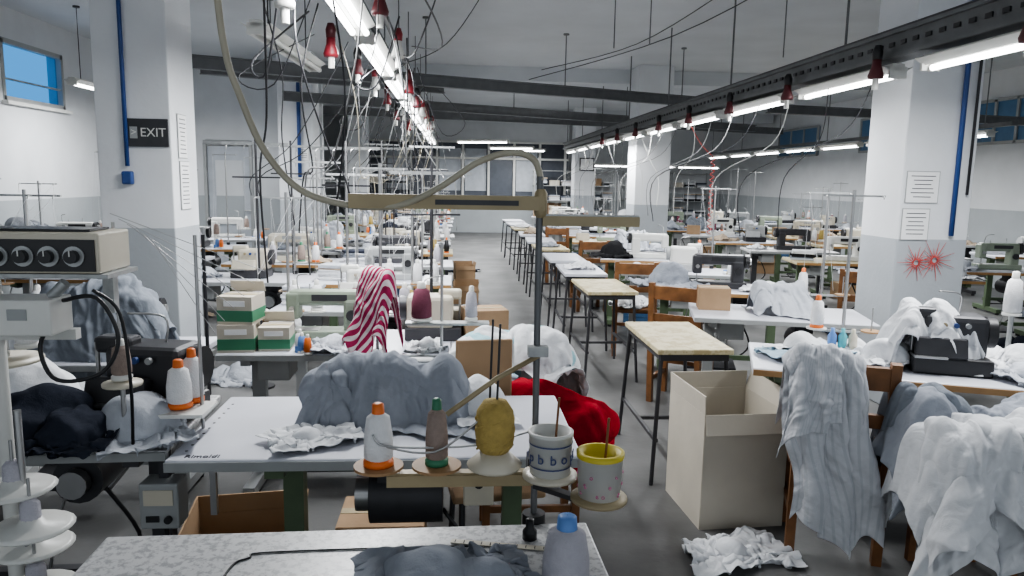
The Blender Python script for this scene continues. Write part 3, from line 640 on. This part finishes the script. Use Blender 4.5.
def table2():
    b=MB(); w,d,h=1.3,.68,.78; Mx=M['lam2']
    b.box((0,0,h-.02),(w,d,.04),Mx,bev=.008); b.box((0,-d/2-.001,h-.022),(w,.008,.03),M['grey'])
    b.text('Rimoldi',.035,(-.545,-d/2+.03,h+.001),(0,0,0),M['ink'])
    for i in range(10): b.cyl((-w/2+.04,-d/2+.08+i*.055,h),(-w/2+.04,-d/2+.08+i*.055,h+.001),.005,M['dark'],seg=8)
    for x in(-.33,.45):
        b.box((x,0,.4),(.07,.07,.72),M['dgreen']); b.box((x,0,.04),(.07,.62,.06),M['dgreen']); b.box((x,0,h-.06),(.06,.6,.04),M['dgreen'])
    b.cyl((-.05,-.1,.56),(.2,-.1,.56),.1,M['dark'],seg=18); b.cyl((-.1,-.1,.56),(-.05,-.1,.56),.06,M['steel']); b.box((.08,-.1,.68),(.2,.16,.1),M['dark'])
    b.box((0,-.1,.13),(.45,.28,.02),M['dark'],rot=(.15,0,0)); b.tube([(.2,-.1,.5),(.3,-.15,.3),(.0,-.2,.15)],.008,M['black'])
    b.box((.32,-.22,.64),(.1,.08,.12),M['cream'],bev=.005); b.cyl((.32,-.262,.66),(.32,-.275,.66),.015,M['black'])
    b.box((-.55,-.2,.64),(.02,.02,.2),M['steel'])
    return b.mesh('sewing_table')
put(table2(),'sewing_table',(-.24,2.58,0),0)
put(BX[1],'cardboard_box',(-.8,2.75,0),8); put(BX[0],'cardboard_box',(-.3,3.0,0),0)
b=MB(); b.box((0,0,0),(.12,.09,.15),M['grey'],bev=.006); b.box((0,-.047,.03),(.09,.004,.05),M['cream']); b.cyl((.03,-.047,-.04),(.03,-.06,-.04),.012,M['black']); b.box((-.02,-.047,-.04),(.04,.004,.02),M['black']); b.tube([(0,0,-.07),(.02,.02,-.25),(.1,.1,-.45)],.008,M['black']); b.box((0,.02,.1),(.03,.03,.12),M['dark']); b.obj('motor_switch_box',(-.93,2.33,.61))
put(MCOV,'sewing_machine',(-.22,2.73,.78),0,.64)
cloth('grey_garment',[(settle(hang((-.50,2.64),(.04,2.68),1.01,.33,.22,11,96,4,.02,.25,.06,.45,.025,0,.1,.05),.784,2.25),M['f_grey']),
  (settle(hang((-.53,2.62),(-.38,2.63),.98,.26,.1,14,56,2,.02,.6,.06,.5,.03,-.3,.15,.03),.784,2.25),M['f_grey'])])
cloth('white_garment',[(simulate((-.47,2.40),(.40,.26),30,48,.782,(),[(-.49,2.40,.78,.03)],.3,12,60,z0=.95,wr=.03),M['f_white']),(simulate((.09,2.7),(.25,.5),10,34,.782,(),[(.09,2.7,.8,.09)],.3,13,60,z0=1.05,wr=.03),M['f_white'])])
b=MB(); b.box((.0,0,.86),(.24,.02,.26),M['card'],bev=.008); b.box((0,-.2,.46),(.36,.36,.03),M['card'],bev=.01)
for sx in(-.14,.14):
    b.cyl((sx,.01,.0),(sx*.7,.01,.95),.012,M['dark']); b.cyl((sx,-.36,0),(sx,-.34,.46),.012,M['dark'])
b.obj('metal_chair',(.12,3.02,0),8)
put(T_[2],'sewing_table',(-.6,3.95,0),0)
b=MB(); b.box((0,0,.763),(.3,.6,.03),M['lam2'],bev=.005); b.cyl((0,-.2,0),(0,-.2,.75),.02,M['dgreen']); b.cyl((0,.2,0),(0,.2,.75),.02,M['dgreen']); b.obj('work_table',(.13,3.9,0))
put(MS[4],'overlock_machine',(-.12,4.05,.78),180,.9); put(MS[1],'sewing_machine',(-.7,4.02,.78),0,.85)
put(SS[3],'thread_stand',(-.42,4.15,.78),0); put(SS[0],'thread_stand',(-.95,4.25,.78),0)
garment(1,'f_white',(-.15,3.75,.78),30,.6); garment(0,'f_lgrey',(-.62,3.75,.78),80,.6); garment(3,'f_white',(-.95,4.1,.78),80,.6); put(TK[1],'thread_cone_cluster',(-.68,3.72,.78),40,.8)
def gbox(x,y,z,rot,s=1):
    b=MB(); w,d,h=.19*s,.2*s,.15*s; b.box((0,0,h/2),(w,d,h),M['cardw']); b.box((0,-d/2-.001,h*.3),(w,.003,h*.4),M['sgreen']); b.box((w/2+.001,0,h*.3),(.003,d,h*.4),M['sgreen']); b.box((0,-.0,h),(w*.96,.04,.003),M['tan'])
    b.box((0,-d/2-.001,h*.75),(w*.6,.002,h*.2),M['paper']); b.box((0,d/2,h+.03),(w,.004,.06),M['cardw'],rot=(.4,0,0)); b.obj('cardboard_box',(x,y,z),rot)
gbox(-1.09,3.76,.78,5,.92); gbox(-1.08,3.78,.919,-6,.92); gbox(-.91,3.78,.78,3,.8)
cloth('pink_striped_garment',[(hang((-.46,3.66),(-.31,3.60),1.21,.40,.30,21,60,2,.022,.7,.03,wr=.025,skew=-.12,hv=.3,slack=.1,sag=.05),M['f_pink'])])
b=MB(); b.cyl((-.385,3.63,.78),(-.385,3.63,1.16),.008,M['steel']); b.cyl((-.43,3.66,1.15),(-.34,3.60,1.15),.008,M['steel']); b.cyl((-.385,3.63,.78),(-.385,3.63,.8),.05,M['dark']); b.obj('garment_stand')
b=MB(); cone(b,(0,0,0),M['thr'],M['white'],.18,.05); b.obj('thread_cone',(-.17,3.68,.943))
b=MB(); cone(b,(0,0,0),M['thg'],M['white'],.16,.03); b.obj('thread_cone',(.08,3.7,.943))
b=MB(); b.box((-.02,0,-.008),(.42,.08,.012),M['galv']); b.cyl((-.05,.02,-.155),(-.05,.02,.4),.008,M['steel']); b.obj('spool_shelf',(-.02,3.7,.935))
# garment pile beside the aisle
b=MB(); b.box((0,0,.58),(.5,.42,.03),M['wood'],bev=.01)
for sx in(-.2,.2):
    for sy in(-.16,.16): b.box((sx,sy,.285),(.035,.035,.57),M['wood'])
b.box((0,-.16,.2),(.4,.02,.03),M['wood']); b.obj('wooden_stool',(.34,3.27,0))
co=[(.16,3.4,.74,.18),(.36,3.42,.74,.19),(.5,3.25,.64,.14),(.28,3.22,.64,.14)]
bx=[(.09,.59,3.06,3.48,.2,.61)]
g_=lambda d:[(a,b_,c,r+d) for a,b_,c,r in co]
cloth('white_and_teal_garment_pile',[(simulate((.2,3.4),(.8,.65),20,60,.5,bx,g_(0),.2,31,70,z0=1.1,wr=.05),M['f_teal']),(simulate((.34,3.42),(.6,.5),50,50,.5,bx,g_(.012),.25,32,70,z0=1.15,wr=.045),M['f_white']),(simulate((.18,3.3),(.4,.3),-20,40,.5,bx,g_(.02),.25,37,70,z0=1.1,wr=.04),M['f_blue'])])
cr=[(.46,3.2,.68,.16),(.32,3.14,.64,.12),(.54,3.12,.60,.12)]
cloth('red_garment',[(simulate((.43,3.14),(.7,.5),-15,70,.44,bx,cr,.3,33,80,z0=1.0,wr=.055),M['f_red']),(simulate((.5,3.1),(.45,.45),30,56,.42,bx,[(a,b_,c,r+.01) for a,b_,c,r in cr],.35,34,80,z0=1.05,wr=.055),M['f_red']),(simulate((.34,3.06),(.45,.35),60,50,.44,bx,[(a,b_,c,r+.015) for a,b_,c,r in cr],.35,35,80,z0=1.05,wr=.05),M['f_red'])])
put(BX[1],'cardboard_box',(.12,4.35,0),10,1.1); put(BX[0],'cardboard_box',(.16,4.05,.78),10,.65)
# left table B
put(T_[1],'sewing_table',(-1.5,2.62,0),2)
put(MS[7],'overlock_machine',(-1.1,2.66,.78),-10)
cloth('navy_garment',[(simulate((-1.3,2.42),(.62,.5),0,60,.782,(),[(-1.36,2.48,.80,.12),(-1.22,2.40,.78,.09),(-1.5,2.45,.8,.08)],.35,41,70,z0=1.05,wr=.05),M['f_navy'])])
cloth('grey_garment',[(simulate((-1.02,2.44),(.34,.45),25,46,.782,(),[(-1.05,2.46,.8,.09)],.3,42,70,z0=1.0,wr=.045),M['f_lgrey'])])
cloth('white_garment',[(simulate((-1.66,2.8),(.8,.55),0,56,.782,(),[(-1.58,2.82,.80,.12),(-1.8,2.8,.8,.11),(-1.7,2.7,.8,.08)],.35,43,70,z0=1.05,wr=.055),M['f_white'])])
b=MB(); b.box((0,0,.01),(.2,.16,.012),M['white']); cone(b,(-.0,0,.02),M['thw'],M['orange'],.15,.04); cone(b,(.02,.07,.02),M['thw'],M['orange'],.17,.036); b.cyl((.06,.04,-.07),(.06,.04,.6),.006,M['steel']); b.obj('thread_stand',(-.93,2.5,.85))
put(T_[2],'sewing_table',(-1.85,3.75,0),0); put(MCOV,'sewing_machine',(-1.68,3.78,.78),0,.8)
cloth('grey_garment',[(hang((-1.98,3.64),(-1.42,3.68),1.15,.44,.3,44,90,4,.03,.15,.08,.15,.04,0,.15,.08),M['f_mid'])])
put(SS[0],'thread_stand',(-2.2,3.98,.78),0)
cloth('white_garment',[(simulate((-2.15,3.65),(.5,.5),0,40,.782,(),[(-2.15,3.65,.8,.13)],.35,45,60,z0=1.05,wr=.045),M['f_white'])])
b=MB(); b.box((0,0,0),(.42,.2,.115),M['cream'],bev=.006); b.box((.0,-.102,-.006),(.4,.004,.09),M['black'])
for i in range(4):
    x=-.06+i*.068; b.cyl((x,-.104,-.008),(x,-.108,-.008),.029,M['knob'],seg=20); b.cyl((x,-.108,-.008),(x,-.128,-.008),.018,M['black'],seg=16); b.box((x,-.13,.002),(.003,.002,.016),M['white'])
b.box((.02,0,.062),(.3,.12,.006),M['black']); b.box((.0,.0,-.065),(.46,.2,.012),M['galv']); b.box((.19,.0,-.12),(.03,.03,.13),M['galv'])
b.obj('motor_control_box',(-1.21,2.25,1.425))
b=MB(); b.box((0,0,0),(.21,.12,.1),M['white'],bev=.006); b.box((.02,-.062,.01),(.05,.002,.03),M['grey']); b.cyl((.08,0,.05),(.12,0,.09),.015,M['galv']); b.obj('junction_box',(-1.19,2.1,1.26))
b=MB(); b.cyl((0,0,0),(0,0,1.36),.022,M['white']); b.box((.0,0,.02),(.3,.3,.03),M['dark']); b.box((.1,.0,1.19),(.25,.03,.03),M['white']); b.obj('support_post',(-1.31,2.18,0))
b=MB(); b.tube([(-1.08,2.1,1.3),(-.98,2.08,1.31),(-.93,2.08,1.2),(-.98,2.08,1.1),(-1.1,2.08,1.08),(-1.15,2.1,1.16),(-1.12,2.1,1.24)],.006,M['black'],8); b.obj('black_cable')
b=MB(); b.tube([(-1.0,2.1,1.33),(-.94,2.12,1.26),(-.93,2.14,1.05),(-.96,2.2,.85)],.005,M['black'],8); b.obj('black_cable')
b=MB(); b.cyl((0,0,.5),(0,0,1.12),.008,M['steel']); b.cyl((0,0,0.0),(0,0,.5),.012,M['steel']); b.box((0,0,.015),(.3,.3,.03),M['dark'])
for (x,y,z) in((-.02,.0,.93),(.04,-.05,.86),(0,.02,.78),(.03,-.03,.70)):
    b.lathe((x,y,z),[(.001,0),(.08,.0),(.087,.006),(.077,.012),(.03,.014),(.02,.03),(.001,.03)],M['white'],22); b.cyl((x,y,z),(x,y,z+.12),.004,M['steel'],seg=6)
    b.lathe((x,y,z+.012),[(.022,0),(.02,.05),(.012,.06),(.001,.06)],M['thg'],12)
b.obj('spool_plate_stand',(-.98,1.68,0))
b=MB(); cone(b,(0,0,0),M['thb'],M['white'],.12,.03); b.cyl((0,0,-.02),(0,0,.5),.005,M['steel']); b.lathe((0,0,-.02),[(.001,0),(.06,0),(.06,.01),(.001,.015)],M['cream']); b.cyl((0,0,-.22),(0,0,0),.008,M['steel']); b.obj('thread_stand',(-1.06,2.38,1.0))
b=MB(); cone(b,(0,0,0),M['thw'],M['white'],.16,.035); cone(b,(.07,.05,.02),M['thw'],M['white'],.15,.035); cone(b,(-.05,.06,-.0),M['thw'],M['white'],.15,.035); b.lathe((0,.02,-.02),[(.001,0),(.12,0),(.12,.01),(.001,.012)],M['cream']); b.cyl((0,.02,-.3),(0,.02,.4),.01,M['steel']); b.obj('thread_stand',(-1.42,2.35,1.08))
b=MB()
for i in range(6): b.cyl((-1.3+.03*i,2.9,1.5-.02*i),(-.75-.04*i,2.95,1.28-.05*i),.0015,M['steel'],seg=5)
b.cyl((-.98,2.95,.78),(-.98,2.95,1.42),.007,M['dark']); b.obj('thread_guide_frame')
# ---------------------------------------------------------------- right foreground
rt=-20
RT=table_mesh(1.35,.62,M['lam2'],M['edge'],M['dgreen'])
R2=Matrix.Rotation(math.radians(rt),3,'Z'); RC=Vector((1.42,3.35,0))+R2@Vector((.675,.31,0)); put(RT,'sewing_table',RC,rt)
RP=lambda a,b_,z=.78: RC+R2@Vector((a,b_,z))
put(MS[7],'overlock_machine',RP(.22,-.02),rt,1.0)
p=RP(-.04,.0); q=RP(.34,.03)
cloth('white_garment',[(settle(hang((p.x,p.y),(q.x,q.y),1.09,.20,.34,51,76,4,.03,.35,.10,.45,.04,-.45,.3,.07)),M['f_white']),(simulate((p.x-.03,p.y),(.45,.35),20,48,.785,(),[(p.x,p.y,.8,.09)],.3,55,60,z0=1.0,wr=.045),M['f_white'])])
p=RP(-.42,.05); cloth('pale_blue_garment',[(simulate((p.x,p.y),(.55,.4),10,50,.782,(),[(p.x,p.y,.78,.07)],.35,52,60,z0=.95,wr=.04),M['f_blue']),(simulate((p.x+.03,p.y+.03),(.4,.35),40,40,.8,(),[(p.x,p.y,.79,.08)],.35,53,60,z0=.98,wr=.04),M['f_white'])])
garment(1,'f_white',RP(-.16,.2),20,.8); garment(0,'f_lgrey',RP(.55,-.1),20,.7); garment(2,'f_white',RP(.55,.15),120,.8); put(SS[1],'thread_stand',RP(-.2,.28),rt)
b=MB(); cone(b,(0,0,0),M['thw'],M['white'],.2,.04); b.cyl((0,0,-.25),(0,0,0),.012,M['galv']); b.obj('thread_cone',RP(.55,.2,1.03))
for k,(a,c) in enumerate(((-.22,'teal'),(-.17,'cream'),(-.27,'lblue'))):
    b=MB(); b.lathe((0,0,0),[(.001,0),(.022,0),(.022,.1),(.01,.12),(.01,.14),(.001,.14)],M[c]); b.obj('oil_bottle',RP(a,.14))
BB=box_mesh(.42,.46,.57,M['cardw'],True,.55); put(BB,'cardboard_box',(1.37,3.52,0),4)
put(CH,'wooden_chair',(1.74,3.14,0),160)
put(CH,'wooden_chair',(2.16,2.82,0),176,.76)
cloth('striped_grey_garment',[(hang((1.43,3.03),(1.72,2.92),.955,.70,.35,61,90,4,.03,.1,.04,wr=.022,skew=.08,hv=.25),M['f_gst']),(hang((1.45,3.01),(1.62,2.94),.97,.40,.3,66,70,3,.03,.3,.06,wr=.03,skew=-.1,hv=.3),M['f_gst'])])
cloth('grey_garment',[(hang((1.76,2.80),(2.50,2.68),.82,.30,.35,62,110,5,.045,.1,.12,.2,.04,.05,.25,.09),M['f_grey']),(hang((1.80,2.84),(2.1,2.80),.83,.22,.3,69,70,3,.035,.3,.1,.3,.035,-.2,.3,.08),M['f_mid'])])
cloth('white_garment_pile',[(hang((1.74,2.60),(2.50,2.50),.765,.48,.4,63,130,6,.045,.12,.14,.16,.045,.0,.22,.10),M['f_white']),(hang((1.78,2.56),(2.15,2.52),.775,.34,.3,64,80,3,.045,.35,.13,.3,.045,-.12,.3,.09),M['f_white']),(hang((2.05,2.53),(2.5,2.47),.79,.28,.3,67,80,3,.05,.3,.14,.35,.05,.15,.35,.1),M['f_white']),(hang((1.9,2.60),(2.3,2.50),.805,.16,.2,70,70,3,.03,.4,.11,.5,.045,.1,.4,.09),M['f_white'])])
cloth('white_garment',[(simulate((1.27,3.03),(.7,.46),10,64,0,(),[(1.25,3.03,.0,.05)],.4,65,60,z0=.25,wr=.045),M['f_white'])])
# wall / column dressing
b=MB(); b.box((0,0,0),(.28,.015,.19),M['dark']); b.text('EXIT',.085,(.04,-.009,-.0),(math.pi/2,0,0),M['white']); b.box((-.09,-.009,0),(.05,.002,.08),M['grey']); b.text('>',.07,(-.09,-.011,0),(math.pi/2,0,0),M['white']); b.obj('exit_sign',(-2.13,5.385,1.93))
b=MB(); b.tube([(-2.27,5.37,3.58),(-2.27,5.37,1.7)],.015,M['blue'],8,False); b.box((-2.27,5.365,1.62),(.07,.05,.09),M['blue'],bev=.01); b.obj('conduit_pipe')
b=MB(); b.tube([(3.62,5.17,3.58),(3.62,5.17,1.3)],.018,M['blue'],8,False); b.tube([(3.72,5.17,3.58),(3.71,5.17,1.6)],.01,M['dark'],8,False); b.obj('conduit_pipe')
b=MB(); b.tube([(-2.49,12.16,3.3),(-2.49,12.16,1.6)],.03,M['blue'],8,False); b.obj('conduit_pipe')
def notice(x,y,z,w,h,side):
    b=MB(); b.box((0,0,0),(w,.004,h),M['paper']); b.box((0,.0012,0),(w+.012,.0025,h+.012),M['grey'])
    k=int(h/.03)-1
    for i in range(k): b.box((0,-.003,h/2-.03-i*.03),(w*random.uniform(.5,.8),.001,.006),M['ink'])
    b.obj('paper_notice',(x,y,z),side)
notice(-1.973,5.6,1.92,.16,.3,90); notice(-1.973,5.62,1.57,.18,.34,90)
notice(3.38,5.19,1.65,.24,.22,0); notice(3.35,5.19,1.38,.2,.22,0); notice(-2.45,12.19,2.0,.2,.2,0)
b=MB()
for cx,cz,R_ in((3.38,1.10,.15),(3.52,1.12,.17)):
    for k in range(18):
        a=k*2*math.pi/18; rr=R_*(.75+.25*math.sin(k*2.3)); b.cyl((cx+.02*math.cos(a),5.18,cz+.02*math.sin(a)),(cx+rr*math.cos(a),5.18,cz+rr*math.sin(a)),.004,M['coral'],r1=.001,seg=5)
b.obj('tinsel_star_decoration')
b=MB(); pts=[(3.0+.025*math.sin(t*1.2)*1,8.6+.025*math.cos(t*1.2),1.95-.013*t) for t in range(70)]; b.tube([(2.72,8.6,2.3),(2.85,8.6,2.1),(3.0,8.6,1.96)],.005,M['coral'],5); b.tube(pts,.005,M['coral'],5,False); b.obj('spiral_air_cord')
b=MB(); b.box((0,0,0),(.4,.02,.35),M['dark']); b.box((0,-.012,0),(.34,.004,.29),M['paper']); b.obj('framed_picture',(3.5,19.97,2.1))
# ---------------------------------------------------------------- world & camera
w=bpy.data.worlds.new('world'); S.world=w; w.use_nodes=True; w.node_tree.nodes['Background'].inputs[0].default_value=(.86,.93,1,1); w.node_tree.nodes['Background'].inputs[1].default_value=.8
cam=bpy.data.cameras.new('camera'); co_=bpy.data.objects.new('camera',cam); COL.objects.link(co_); cam.lens=26; cam.sensor_width=36; cam.clip_start=.02
R=Matrix.Rotation(-math.radians(4.4),4,'Z')@Matrix.Rotation(math.pi/2-math.radians(8.3),4,'X')@Matrix.Rotation(math.radians(1.0),4,'Z')
co_.matrix_world=Matrix.Translation((0,0,1.65))@R; S.camera=co_
S.view_settings.view_transform='AgX'; S.view_settings.look='AgX - Medium High Contrast'; S.view_settings.exposure=.28
